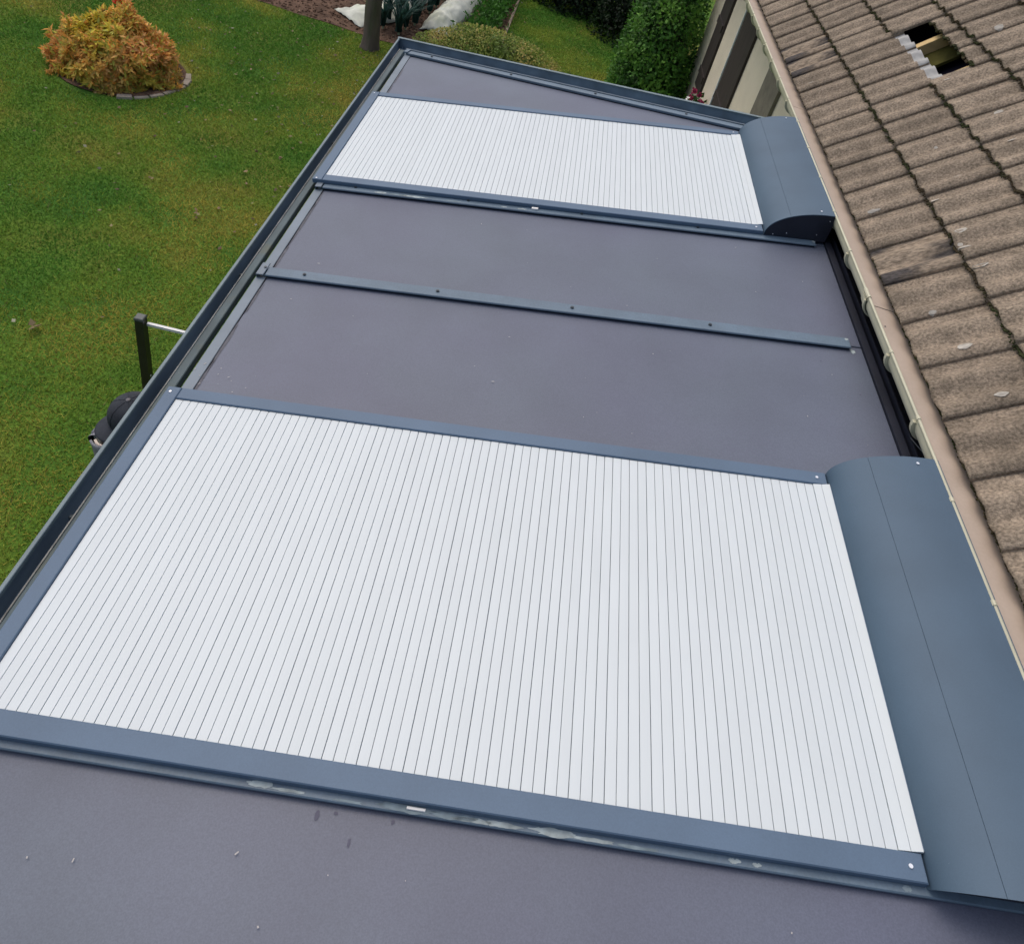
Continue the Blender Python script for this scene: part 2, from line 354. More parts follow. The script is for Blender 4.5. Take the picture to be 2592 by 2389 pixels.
# ------------------------------------------------------------------ tree whose trunk shows behind the veranda corner
def tapered(path, n=14, wob=.08, seed=0):
    V=[];F=[]
    for k,(p,r) in enumerate(path):
        p=Vector(p); d=(Vector(path[min(k+1,len(path)-1)][0])-Vector(path[max(k-1,0)][0])).normalized()
        u=d.orthogonal().normalized(); v=d.cross(u)
        for i in range(n):
            a_=2*math.pi*i/n; rr=r*(1+wob*noise.noise(Vector((math.cos(a_)*2,math.sin(a_)*2,k*.4+seed))))
            V.append(tuple(p+u*math.cos(a_)*rr+v*math.sin(a_)*rr))
    for k in range(len(path)-1):
        for i in range(n):
            j=(i+1)%n; F.append((k*n+i,k*n+j,k*n+n+j,k*n+n+i))
    return V,F
tree = thing('garden_tree', 'tree with bare grey brown trunk at the edge of the vegetable bed', 'tree', (-2.72,11.85,0))
q = MB(); q.v,q.f = tapered([((0,0,-.05),.19),((0,0,.04),.15),((.01,0,.2),.128),((.0,.0,.6),.118),((.03,.02,1.2),.112),((.02,.05,1.9),.105),((.06,.02,2.5),.085),((.05,.05,3.3),.05)],18,.2); q.m=[0]*len(q.f); q.build('trunk', m_bark, tree, True)
tips=[]
for i in range(9):
    a_=i*2.4; z0=1.9+i*.13; L_=1.5-.06*i; p0=Vector((.03,.03,z0)); p1=p0+Vector((math.cos(a_)*L_*.5,math.sin(a_)*L_*.5,.45)); p2=p0+Vector((math.cos(a_)*L_,math.sin(a_)*L_,1.0))
    q=MB(); q.v,q.f=tapered([(p0,.05),(p1,.03),(p2,.012)],8); q.m=[0]*len(q.f); q.build('branch', m_bark, tree, True); tips+=[p1,p2,(p1+p2)/2]
n=3200; T=np.array([tuple(t_) for t_ in tips]); P=T[rng.integers(0,len(T),n)]+rng.normal(0,.28,(n,3)); D=rng.normal(0,1,(n,3)); D[:,2]-=.5
col=np.array([.09,.11,.025])*rng.uniform(.5,1.5,(n,1))*np.array([1,1,1])+rng.uniform(0,1,(n,1))**4*np.array([.2,.05,0])
Lh=rng.uniform(.05,.09,n); V,F,c=leaf_quads(P,D,Lh,Lh*.3,col); np_mesh('crown',V,F,m_leaf,tree,c)

# ------------------------------------------------------------------ clipped mounds, hedges, climbers
def leafy(name, label, cat, loc, rx, ry, h, n, cols, L_, amp=.12, group=None, wratio=.35, core=.82, corecol=(.012,.02,.006), k=1):
    t = thing(name, label, cat, loc, group=group)
    P,u,rr = blob_shell(n, rx, ry, h, amp=amp, seed=loc[0]*3.1+loc[1])
    if k>1: P=np.repeat(P,k,axis=0)+rng.normal(0,L_*.3,(n*k,3)); u=np.repeat(u,k,axis=0); n*=k
    cl=np.array([noise.noise(Vector(p*2.6)+Vector((1.2,7.1,0))) for p in P])
    C=np.array(cols); f=np.clip(.5+cl*1.1+rng.normal(0,.2,n),0,.999)*(len(C)-1); i=f.astype(int); fr=(f-i)[:,None]
    col=(C[i]*(1-fr)+C[np.minimum(i+1,len(C)-1)]*fr)*rng.uniform(.6,1.35,(n,1))
    D=u*.6+rng.normal(0,.6,(n,3)); Lh=rng.uniform(.6,1.3,n)*L_
    V,F,c=leaf_quads(P,D,Lh,Lh*wratio,col,.2,u); np_mesh('foliage',V,F,m_leaf,t,c)
    # woody heart
    q=MB()
    for i in range(22):
        a_=rng.uniform(0,6.28); e=rng.uniform(.5,1.4); p2=Vector((math.cos(a_)*rx*core*math.cos(e),math.sin(a_)*ry*core*math.cos(e),h*core*math.sin(e)))
        q.tube((math.cos(a_)*.04,math.sin(a_)*.04,0),p2,.016,5,r2=.006)
    q.build('stems', m_bark, t)
    # dense inner leaves close the heart
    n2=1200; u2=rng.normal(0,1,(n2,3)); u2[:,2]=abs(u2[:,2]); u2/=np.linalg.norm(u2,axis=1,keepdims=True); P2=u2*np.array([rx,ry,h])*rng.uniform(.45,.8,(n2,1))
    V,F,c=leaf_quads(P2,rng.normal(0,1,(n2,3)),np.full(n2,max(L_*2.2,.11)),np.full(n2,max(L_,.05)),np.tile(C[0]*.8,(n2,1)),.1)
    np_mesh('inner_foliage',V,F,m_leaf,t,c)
    return t
leafy('box_mound','low clipped yellow green box mound just beyond the far veranda edge','shrub',(-.84,11.70,0),1.34,.86,.76,17000,[(.16,.24,.05),(.34,.40,.09),(.55,.42,.14)],.035,amp=.05)
leafy('laurel_bush','tall bright green leafy bush against the corner of the house','bush',(1.62,12.3,0),.64,1.05,2.6,15000,[(.035,.105,.018),(.08,.22,.032),(.15,.32,.05)],.06,amp=.13,wratio=.32)
for (x,y,rx,ry,h,lab) in ((-1.0,17.6,1.0,.8,1.7,'dark evergreen hedge shrub at the top of the right lawn, left one'),(.35,16.6,1.0,.8,1.7,'dark evergreen hedge shrub in the middle of the hedge row'),(1.5,15.6,.9,.9,1.8,'dark evergreen hedge shrub nearest the tall bright bush')):
    leafy('hedge_shrub',lab,'hedge',(x,y,0),rx,ry,h,5200,[(.008,.020,.008),(.012,.032,.010),(.022,.048,.014)],.055,amp=.1,group='dark hedge behind the right lawn')

# ------------------------------------------------------------------ vegetable bed
def sheet(name, label, path, wd, h, m, seed, nx=40, nyy=18):
    """crumpled fleece laid along a path of (x,y) ground points"""
    V=[];F=[]
    pts=[Vector((*p,0)) for p in path]
    for i in range(nx+1):
        t_=i/nx*(len(pts)-1); k=min(int(t_),len(pts)-2); f=t_-k; c=pts[k].lerp(pts[k+1],f); d=(pts[k+1]-pts[k]).normalized(); sdir=Vector((d.y,-d.x,0))
        for j in range(nyy+1):
            s_=j/nyy*2-1; edge=wd*(1+.18*noise.noise(Vector((i*.3,seed,j*.01+(s_>0)*5)))); ht=h*math.cos(s_*math.pi/2)**.7*(math.sin(min(1,i/nx*4+.08)*math.pi/2))
            wr=.035*noise.noise(Vector((i*.45,j*.5,seed)))+.018*noise.noise(Vector((i*1.1,j*1.3,seed+4)))
            V.append(tuple(c+sdir*s_*edge+Vector((0,0,max(.02,ht+wr+.03)))))
    for i in range(nx):
        for j in range(nyy):
            a_=i*(nyy+1)+j; F.append((a_,a_+1,a_+nyy+2,a_+nyy+1))
    q=MB(); q.v=V;q.f=F;q.m=[0]*len(F); o=q.build(name,m,None,True)
    org=Vector(V[0]); org.z=0
    for v_ in o.data.vertices: v_.co-=org
    o.location=org
    sol=o.modifiers.new('thickness','SOLIDIFY'); sol.thickness=.004
    return tag(o,label,'garden fleece')
sheet('garden_fleece','crumpled white fleece lying behind the tree trunk',[(-3.35,12.75),(-2.95,13.2),(-2.75,14.2),(-2.7,16)],.36,.15,m_fleece,1.2)
sheet('garden_fleece','long white fleece tunnel between the leeks and the carrot tops',[(-1.98,13.05),(-1.9,13.6),(-1.78,14.6),(-1.6,17)],.27,.27,m_fleece,6.6)
# leeks
m_stalk = mat('leek_stalk', (.30,.36,.22), .6)
def leek(x,y,lab):
    t=thing('leek_plant',lab,'leek',(x,y,0),group='leeks in the vegetable bed')
    n=24; P=np.stack([rng.normal(0,.02,n),rng.normal(0,.02,n),np.full(n,.06)],1); a_=rng.uniform(0,6.28,n); L_=rng.uniform(.45,.8,n)
    V=[];F=[];C=[]
    for i in range(n):
        d=np.array([math.cos(a_[i]),math.sin(a_[i]),0]); sd_=np.array([-d[1],d[0],0]); w_=.020
        for j,tq in enumerate((0,.35,.7,1.)):
            c0=P[i]+d*L_[i]*(.12*tq+.45*tq**2.5)+np.array([0,0,L_[i]*(tq*.95-.25*tq**3)]); ww=w_*(1-tq**2*.9)
            V+= [c0-sd_*ww, c0+sd_*ww]; C+=[np.array([.022,.062,.050])*rng.uniform(.6,1.6)]*2
        b0=i*8; F+=[(b0+2*j,b0+2*j+1,b0+2*j+3,b0+2*j+2) for j in range(3)]
    np_mesh('leaves',np.array(V),np.array(F),m_leaf,t,np.array(C))
    MB().tube((0,0,0),(0,0,.09),.018,8,r2=.014).build('stalk',m_stalk,t)
ORD=['first','second','third','fourth','fifth','sixth','seventh']
rows=[(-2.78,[12.75,13.05,13.4,13.75,14.1,14.5,15.0],'left'),(-2.42,[12.65,12.95,13.25,13.6,14.0,14.4,14.9],'right')]
for rx_,ys,side in rows:
    for i,yy in enumerate(ys):
        leek(rx_+rng.uniform(-.05,.05)+(yy-12.7)*.12,yy,f'dark blue green leek, {ORD[i]} from the front in the {side} row')
# carrot tops
n=5200; y_=rng.uniform(12.9,17.5,n); x_=-1.22+(y_-13)*.035+rng.normal(0,.13,n); P=np.stack([x_,y_,rng.uniform(.05,.34,n)],1); D=rng.normal(0,.7,(n,3)); D[:,2]+=.7
Lh=rng.uniform(.05,.1,n); V,F,c=leaf_quads(P,D,Lh,Lh*.22,np.array([.05,.15,.02])*rng.uniform(.5,1.5,(n,1)),.4); tag(np_mesh('carrot_tops',V,F,m_leaf,col=c),kind='stuff')

# ------------------------------------------------------------------ veranda (built in the plane of its sloping roof)
SL = .1483; HH = 2.2
Xv = Vector((math.cos(SL),0,math.sin(SL))); Nv = Vector((-math.sin(SL),0,math.cos(SL)))
ORG = Vector((0,0,CAMZ))-Nv*HH
ver = thing('veranda', 'long anthracite veranda roof with sloping grey panels against the house', 'veranda', ORG, (0,-SL,0))
XL, XR = -1.398, 1.41
def far_y(x): return 6.245-.302*(x+.99)       # far parapet runs at a slant
# roof panels (joints under the rails)
PY=[-1.87,-.985,-.10,.785,2.071,2.957,3.843,5.129]
for i in range(len(PY)-1):
    MB().cbox(XL,XR,PY[i]+.004,PY[i+1]-.004,-.05,0,.003).build('roof_panel',m_panel,ver)
q=MB(); y0=PY[-1]+.004
yl=far_y(XL)-.30; yr=far_y(XR)-.30
q.hexa([(XL,y0,-.05),(XR,y0,-.05),(XR,yr,-.05),(XL,yl,-.05),(XL,y0,0),(XR,y0,0),(XR,yr,0),(XL,yl,0)]).build('roof_panel',m_panel,ver)
# trims on the low edge of each panel
for i in range(len(PY)):
    a0=PY[i]+.03; a1=(PY[i+1]-.03) if i<len(PY)-1 else far_y(-1.44)-.31
    t=MB(); t.cbox(-1.4497,-1.4015,a0,a1,-.04,.004,.0015); t.build('edge_trim',m_trim,ver)
    MB().box(-1.4012,-1.3985,a0,a1,-.03,.0015).build('seal_strip',m_rubber,ver)
# rails over the joints
def rail(yc,x0=-1.405,x1=1.352,bolts=(-1.222,-.575,.066,.711),half=.0345,end=True):
    r=MB(); r.cbox(x0,x1,yc-half,yc+half,.0125,.0215,.003); o=r.build('rail',m_rail,ver)
    MB().box(x0+.004,x1-.004,yc-half+.007,yc+half-.007,.0006,.012).build('rail_gasket',m_rubber,o)
    for bx in bolts:
        bm_=MB(); bm_.tube((bx,yc+.004,.022),(bx,yc+.004,.0265),.0085,12); bm_.tube((bx,yc+.004,.0266),(bx,yc+.004,.029),.0045,6); bm_.build('bolt',m_bolt,o)
    if end:
        e=MB(); e.cbox(-1.445,-1.408,yc-half-.006,yc+half+.024,.022,.027,.002); e.hexa([(-1.445,yc-half-.004,-.01),(-1.442,yc-half-.004,-.01),(-1.442,yc+.05,-.01),(-1.445,yc+.05,-.01),(-1.445,yc-half-.004,.0215),(-1.442,yc-half-.004,.0215),(-1.442,yc+.05,.0175),(-1.445,yc+.05,.0215)])
        ob=e.build('end_plate',m_trim,o)
        MB().tube((-1.418,yc+.018,.0272),(-1.418,yc+.018,.031),.0065,10).build('bolt',m_bolt,o)
    return o
r_near=rail(.785,x1=1.408); r_mid=rail(2.957); r_far=rail(3.843); rail(-.10); rail(2.071,end=False,bolts=()); rail(5.129,end=False,bolts=()); rail(-.985)
# rail along the slanted far end
ang=math.atan(-.302)
fr=bpy.data.objects.new('end_rail',None)
L_=math.hypot(2.55,2.55*.302)
q=MB(); q.cbox(0,L_,-.062,-.004,.006,.022,.003); q.cbox(-.035,-.001,-.064,.0,.018,.03,.002)
er=q.build('end_rail',m_rail,ver); er.location=(-1.408,far_y(-1.408)-.262,0); er.rotation_euler=(0,0,ang)
q=MB(); q.box(0,L_,-.066,-.008,.0006,.0055); q.build('rail_gasket',m_rubber,er)
q=MB(); q.cbox(-.05,L_,.0,.010,-.02,.030,.003); q.build('ridge_strip',m_trim,er)
for bx in (.20,.88,1.56,2.245): MB().tube((bx,-.030,.0225),(bx,-.030,.028),.009,12).build('bolt',m_bolt,er)
# parapet of the far end
q=MB(); xa,xb=-1.590,1.42
for (d0,d1,z0,z1,mi) in ((0,.010,-.13,.004,0),(-.262,-.001,-.085,-.078,0),(-.012,.016,.0045,.009,1)):
    q.hexa([(xa,far_y(xa)+d0,z0),(xb,far_y(xb)+d0,z0),(xb,far_y(xb)+d1,z0),(xa,far_y(xa)+d1,z0),(xa,far_y(xa)+d0,z1),(xb,far_y(xb)+d0,z1),(xb,far_y(xb)+d1,z1),(xa,far_y(xa)+d1,z1)],mi)
q.build('end_parapet',[m_guttin,m_lip],ver)
# gutter along the low edge
ye=far_y(-1.59)-.002
q=MB()
q.extr_y([(-1.583,.002),(-1.583,-.085),(-1.566,-.098),(-1.545,-.098),(-1.541,-.047)],-3,ye,0)
gut=q.build('gutter',m_guttin,ver)
MB().cbox(-1.588,-1.572,-3,ye,-.008,.006,.002).build('gutter_lip',m_lip,gut)
q=MB(); q.cbox(-1.545,-1.504,-3,far_y(-1.545)-.13,-.075,-.040,.003); q.build('gutter_ledge',m_ledge,gut)
q=MB(); q.cbox(-1.5465,-1.5415,-3,far_y(-1.545)-.13,-.041,-.0345,.001); q.build('ledge_edge',mat('dirty_edge',(.27,.27,.25),.8,.2,0,var=.35,vscale=14),gut)
for yy in (1.52,3.02,4.55): MB().box(-1.582,-1.545,yy,yy+.012,-.096,-.07).build('gutter_joint',mat('joint_sealant',(.20,.22,.21),.8,.2,0,var=.4,vscale=60),gut)
MB().box(-1.50,-1.445,-3,far_y(-1.5)-.30,-.13,-.095).build('eaves_beam',m_rubber,ver)
MB().box(-1.595,-1.585,-3,ye,-.16,-.012).build('fascia',m_guttin,ver)
# flashing against the house
q=MB(); q.box(XR+.002,XR+.035,-3,far_y(XR)-.28,-.05,.012); q.box(XR+.036,XR+.10,-3,5.3,-.06,-.03); q.box(XR+.055,XR+.060,-3,5.3,-.03,.02); q.box(XR+.101,XR+.52,-3,5.3,-.10,-.07); q.build('wall_flashing',m_black,ver)
MB().tube((1.50,2.25,.03),(1.46,2.36,.03),.0022,6).build('cable_end',m_bolt,ver)
# white residue on the near and far rails
def smear(par,cx,cy,lx,ly,z,seed,m=m_chalk):
    q=MB(); K=26; q.poly([(cx+lx*math.cos(2*math.pi*i/K)*(1+.55*noise.noise(Vector((math.cos(2*math.pi*i/K)*1.7,math.sin(2*math.pi*i/K)*1.7,seed)))), max(-.0325+cy-cy, -9) and cy+ly*math.sin(2*math.pi*i/K)*(1+.8*noise.noise(Vector((math.cos(2*math.pi*i/K)*2.3,math.sin(2*math.pi*i/K)*2.3,seed+5)))), z) for i in range(K)])
    return q.build('residue_mark',m,par)
m_chalk2=mat('thin_residue',(.19,.245,.275),.8,.2,0,var=.3,vscale=30)
for (cx,cy,lx,ly,sd_,mm) in ((-.60,.764,.034,.0085,1,m_chalk),(-.53,.760,.045,.0035,12,m_chalk),(-.37,.757,.04,.003,13,m_chalk2),(-.22,.762,.075,.0085,2,m_chalk2),(-.10,.761,.060,.0075,3,m_chalk2),(-.05,.759,.05,.006,14,m_chalk),(.02,.760,.045,.0065,4,m_chalk),(.155,.761,.062,.0085,6,m_chalk),(.25,.758,.05,.005,7,m_chalk),(.36,.757,.06,.0035,8,m_chalk2),(.60,.762,.014,.006,9,m_chalk),(.655,.761,.010,.005,9,m_chalk),(1.02,.762,.012,.007,10,m_chalk2)):
    smear(r_near,cx,cy,lx,ly,.0222,sd_,mm)
for (cx,cy,lx,ly,sd_,mm) in ((-1.07,3.822,.035,.010,1,m_chalk),(-.97,3.822,.05,.008,3,m_chalk2),(-.88,3.821,.07,.009,2,m_chalk),(-.66,3.823,.04,.006,4,m_chalk2),(-.37,3.825,.02,.005,8,m_chalk),(-.27,3.825,.028,.006,5,m_chalk)):
    smear(r_far,cx,cy,lx,ly,.0222,sd_,mm)
smear(r_mid,1.340,2.980,.010,.007,.0222,3.3); smear(ver,1.362,2.918,.012,.012,.0015,8.1); smear(r_far,1.343,3.84,.008,.010,.0222,2.7)
MB().cbox(-.215,-.178,3.828,3.845,.0222,.032,.002).build('white_clip',m_whitep,r_far)
MB().cbox(-.221,-.173,.760,.767,.0222,.027,.001).build('white_clip',m_whitep,r_near)
# grime collected along the low panel edges
m_grime=mat('edge_grime',(.085,.088,.105),.6,.3,0,var=.3,vscale=30)
for k_,(y_,l_) in enumerate(((2.20,.10),(2.42,.16),(2.75,.10),(3.12,.12),(3.45,.2),(3.7,.08),(5.3,.12),(5.6,.15))):
    smear(ver,-1.392,y_,.006,l_,.0011,k_*2.3,m_grime)
# loose specks on the panels
def specks():
    V=[];F=[];k=0
    spots=[(-1.30,2.19,.10,.05,16)]+[(rng.uniform(-1.3,1.3),y,.0,.0,1) for y in list(rng.uniform(2.2,3.8,34))+list(rng.uniform(.45,.72,10))+list(rng.uniform(5.3,6.0,4))]
    for cx,cy,sx,sy,nn in spots:
        for _ in range(nn):
            x=cx+rng.normal(0,1)*sx; y=cy+rng.normal(0,1)*sy; r=rng.uniform(.0009,.0024); a_=rng.uniform(0,3.14); l=r*rng.choice([1,1,2.5])
            d=np.array([math.cos(a_),math.sin(a_)]); e=np.array([-d[1],d[0]])
            for u_,v_ in ((-l,-r),(l,-r*.5),(l,r),(-l,r*.7)): V.append((x+d[0]*u_+e[0]*v_, y+d[1]*u_+e[1]*v_, .0065))
            F.append((k,k+1,k+2,k+3)); k+=4
    o=np_mesh('debris_specks',np.array(V),np.array(F),mat('pale_specks',(.42,.40,.38),.8),ver); tag(o,kind='stuff')
specks()
stain=mat('damp_spot',(.085,.086,.125),.6,.3)
for (x,y,a_,b_) in ((-.442,.722,.0055,.012),(-.396,.733,.005,.004),(-.25,.734,.005,.005),(-.346,.674,.004,.010),(1.33,2.62,.004,.004),(1.2,2.82,.004,.003)):
    smear(ver,x,y,a_,b_,.0012,x*9,stain)
# supports below (seen only from beside)
def to_world(x,y,z): return ORG+Xv*x+Vector((0,y,0))+Nv*z
Minv=None
for yy in (-2.9,1.9,6.15):
    # vertical post in veranda space: direction of world z
    zx,zz=math.sin(SL),math.cos(SL); top=Vector((-1.535,yy,-.165)); Lp=to_world(*top).z/1.0
    p0=top; p1=top-Vector((zx,0,zz))*Lp
    q=MB(); h_=.045
    q.hexa([tuple(p1+Vector((-h_,-h_,0))),tuple(p1+Vector((h_,-h_,0))),tuple(p1+Vector((h_,h_,0))),tuple(p1+Vector((-h_,h_,0))),tuple(p0+Vector((-h_,-h_,0))),tuple(p0+Vector((h_,-h_,0))),tuple(p0+Vector((h_,h_,0))),tuple(p0+Vector((-h_,h_,0)))])
    q.build('support_post',m_guttin,ver)

# ------------------------------------------------------------------ roller shutters on the roof
def make_shutter(y_off, label, nearest=False):
    # local origin: near left corner of the shutter, in the roof plane
    O=ORG+Xv*(-1.47)+Vector((0,y_off,0))
    t=thing('roller_shutter',label,'roller shutter',O,(0,-SL,0),'white roller shutters on the veranda roof')
    X=lambda x: x+1.47
    L_=1.321; S0,S1=.066,1.262
    # side guides
    for nm,(a0,a1) in (('guide_rail',(0,S0)),('guide_rail',(S1,L_))):
        g_=MB(); g_.cbox(X(-1.417),X(1.066),a0,a1,.024,.046,.003); g_.build(nm,m_metal,t)
    e=MB(); e.cbox(X(-1.473),X(-1.4185),0,L_,.020,.0462,.003); o=e.build('end_bar',m_metal,t)
    for yy in (.012,L_-.03): MB().tube((X(-1.452),yy,.0463),(X(-1.452),yy,.0485),.005,10).build('screw',m_screw,o)
    # slats: shared mesh
    p=.03077; wd=.0291
    prof=[(0,0),(0,.0078),(.0007,.0085),(wd*.5,.0088),(wd-.0007,.0085),(wd,.0078),(wd,0)]
    q=MB(); q.extr_y(prof,S0+.0015,S1-.0015,0,closed=True,caps=True); first=q.build('slat',m_slat,t); first.location=(X(-1.4175),0,.030)
    me=first.data
    for k in range(1,81):
        o=link('slat',me,t); x=-1.4175+k*p; z=.030
        if k>=79: z+=(k-78)*.0035; o.rotation_euler=(0,-.12*(k-78),0)
        o.location=(X(x)+rng.normal(0,.00012),0,z+rng.normal(0,.0002))
    MB().box(X(-1.4174),X(1.09),S0+.001,S1-.001,.026,.0335).build('slat_hinges',m_slatgap,t)
    # box
    K=70; pr=[(1.066,.016)]
    for i in range(K+1):
        a_=math.pi-(math.pi*.5)*i/K
        pr.append((1.379+.308*math.cos(a_),.03+.155*math.sin(a_)**.95))
    pr+=[(1.400,.1852),(1.427,.184)]
    pr=[(X(a_),b_) for a_,b_ in pr]
    seam=None
    si=min(range(len(pr)),key=lambda i:abs(pr[i][0]-X(1.188))); gx,gz=pr[si]
    top=pr[:si]+[(gx-.0007,gz-.0002),(gx-.0006,gz-.0022),(gx+.0006,gz-.0020),(gx+.0007,gz+.0002)]+pr[si+1:]
    bot=[(a_+.002,b_-.0045) for a_,b_ in pr][::-1]; ring_=top+bot
    q=MB(); n=len(ring_); skew=.30 if nearest else 0.   # the nearer hood is cut back slightly at its open end
    q.v=[(a_,-.002-skew*(b_-.016),b_) for a_,b_ in ring_]+[(a_,L_+.002,b_) for a_,b_ in ring_]
    q.f=[(i,(i+1)%n,n+(i+1)%n,n+i) for i in range(n)]+[tuple(range(n-1,-1,-1)),tuple(range(n,2*n))]; q.m=[0]*len(q.f)
    o=q.build('shutter_box',m_box,t)
    # end plates
    for a0,a1 in ((.001,.004),(L_-.004,L_-.001)):
        c=MB(); full=[(x_,z_-.0045) for x_,z_ in pr[1:]]+[(X(1.405),.018),(X(1.072),.018)]
        c.extr_y(full,a0,a1,0,closed=True,caps=True)
        if nearest and a0<.1:
            c.v=[(x_,y_-skew*(z_-.016),z_) for x_,y_,z_ in c.v]
        c.build('end_cap',m_black,o)
    MB().box(X(1.405),X(1.409),.01,L_-.01,.02,.18).build('back_plate',m_black,o)
    fl=MB(); fl.box(X(1.0655),X(1.079),.07,L_-.07,.0475,.0505); fl.build('front_lip',m_metal,o)
    # screws on hood and guides
    def scr(x,y,z,par,nx=0.,nz=1.):
        MB().tube((X(x),y,z),(X(x)+nx*.004,y,z+nz*.003),.0055,10).build('screw',m_screw,par)
    for yy in (.033,L_-.03):
        scr(1.102,yy,.093,o,-.85,.5); scr(1.345,yy,.1848,o)
        scr(1.030,yy+(.0 if yy<.5 else .0),.0462,t)
    for x_,z_ in ((1.19,.05),(1.35,.06),(1.12,.035),(1.395,.15)): MB().tube((X(x_),.001,z_),(X(x_),-.002,z_),.003,8).build('screw',m_screw,o)
    return t
make_shutter(.771,'nearer and larger white slatted roller shutter with blue grey box',True)
make_shutter(3.851,'farther white slatted roller shutter near the slanted end of the veranda')

# ------------------------------------------------------------------ house
house=thing('house','house with brown concrete tile roof, cream gutter and beige wall','house',(2.15,4.5,0))
HO=Vector((2.15,4.5,0))
def hm(q,name,m,par=None,smooth=False):
    """mesh given in world coordinates, parented under the house"""
    if par is None or par is house: q.v=[tuple(Vector(v)-HO) for v in q.v]; return q.build(name,m,house,smooth)
    q.v=[tuple(Vector(v)-HO-par.location) for v in q.v]; return q.build(name,m,par,smooth)
q=MB(); q.box(2.15,8,-4,12.1,-.1,3.05); hm(q,'wall',m_wall)
# eaves soffit and fascia
q=MB(); q.box(1.86,2.149,-4,12.3,2.86,2.875); hm(q,'soffit',m_whitep)
q=MB(); q.box(1.835,1.857,-4,12.3,2.80,2.895); hm(q,'fascia_board',m_timber)
# wall shutters and window beyond the veranda
for y0,y1,z0,z1,dp,mm,lb in ((10.66,11.22,.95,2.75,.035,m_shut,'narrow dark brown shutter leaf'),(8.89,9.72,.0,2.75,.03,m_shut,'wide dark brown shutter leaf'),(7.22,7.83,.0,2.8,.035,m_taupe,'flat taupe shutter panel')):
    q=MB(); q.box(2.149-dp,2.148,y0,y1,z0,z1); o=hm(q,'wall_shutter',mm); tag(o,lb)
    if mm is m_shut:
        for k in range(3):
            zz=z0+.18+k*(z1-z0-.4)/2; q=MB(); q.box(2.149-dp-.018,2.149-dp-.0005,y0+.03,y1-.03,zz,zz+.09); hm(q,'shutter_batten',m_shut,o)
q=MB(); q.box(2.108,2.148,9.735,9.765,.9,2.75); wf=hm(q,'window',m_white)
q=MB(); q.box(2.138,2.148,9.768,10.60,.945,2.75); hm(q,'roller_blind',m_wall,wf)
# eaves gutter
GX,GZ,GR=1.772,CAMZ-1.787,.071
q=MB(); prof=[(GX-GR,GZ)]+[(GX+GR*math.cos(math.pi+math.pi*i/14),GZ-.016+GR*math.sin(math.pi+math.pi*i/14)) for i in range(15)]
q.extr_y(prof,-4,12.2,0); q.extr_y([(a_+ (GX-a_)*.05,b_+(.002)) for a_,b_ in prof],-4,12.2,0)
gutter=hm(q,'eaves_gutter',m_gut,None,True)
q=MB(); q.tube((GX-GR,-4,GZ),(GX-GR,12.2,GZ),.0065,8); hm(q,'gutter_bead',m_gut,gutter,True)
def ring_band(y,wd,r,name,rb=.010):
    q=MB(); pr=[(GX+r*math.cos(math.pi+math.pi*i/14),GZ-.016+r*math.sin(math.pi+math.pi*i/14)) for i in range(15)]
    q.extr_y(pr+[(a_+(GX-a_)*.155,b_+(GZ-.016-b_)*.155) for a_,b_ in pr[::-1]],y,y+wd,0,closed=True,caps=True)
    q.tube((GX-GR-.001,y,GZ+.001),(GX-GR-.001,y+wd,GZ+.001),rb,8)
    hm(q,name,m_gut,gutter)
k=0
for i in range(-3,20):
    yy=2.30+i*.40
    if yy<9.9: ring_band(yy,.018,GR+.014,'gutter_bracket',.0085)
ring_band(3.10,.075,GR+.006,'gutter_union',.0095)
q=MB(); q.tube((1.655,3.905,2.80),(1.708,3.90,2.846),.004,6); hm(q,'cable_tie',m_white,gutter)
# beige sheet between gutter and tiles
q=MB()
for a0,a1 in ((-4,.72),(.726,3.052),(3.058,5.4),(5.406,7.75),(7.756,12.2)):
    q.hexa([(1.707,a0,2.905),(1.87,a0,2.893),(1.87,a1,2.893),(1.707,a1,2.905),(1.707,a0,2.9075),(1.87,a0,2.8955),(1.87,a1,2.8955),(1.707,a1,2.9075)])
sh=hm(q,'eaves_sheet',m_flash)
q=MB(); q.tube((1.728,2.905,2.9075),(1.728,2.905,2.9095),.003,8); hm(q,'screw',m_bolt,sh)
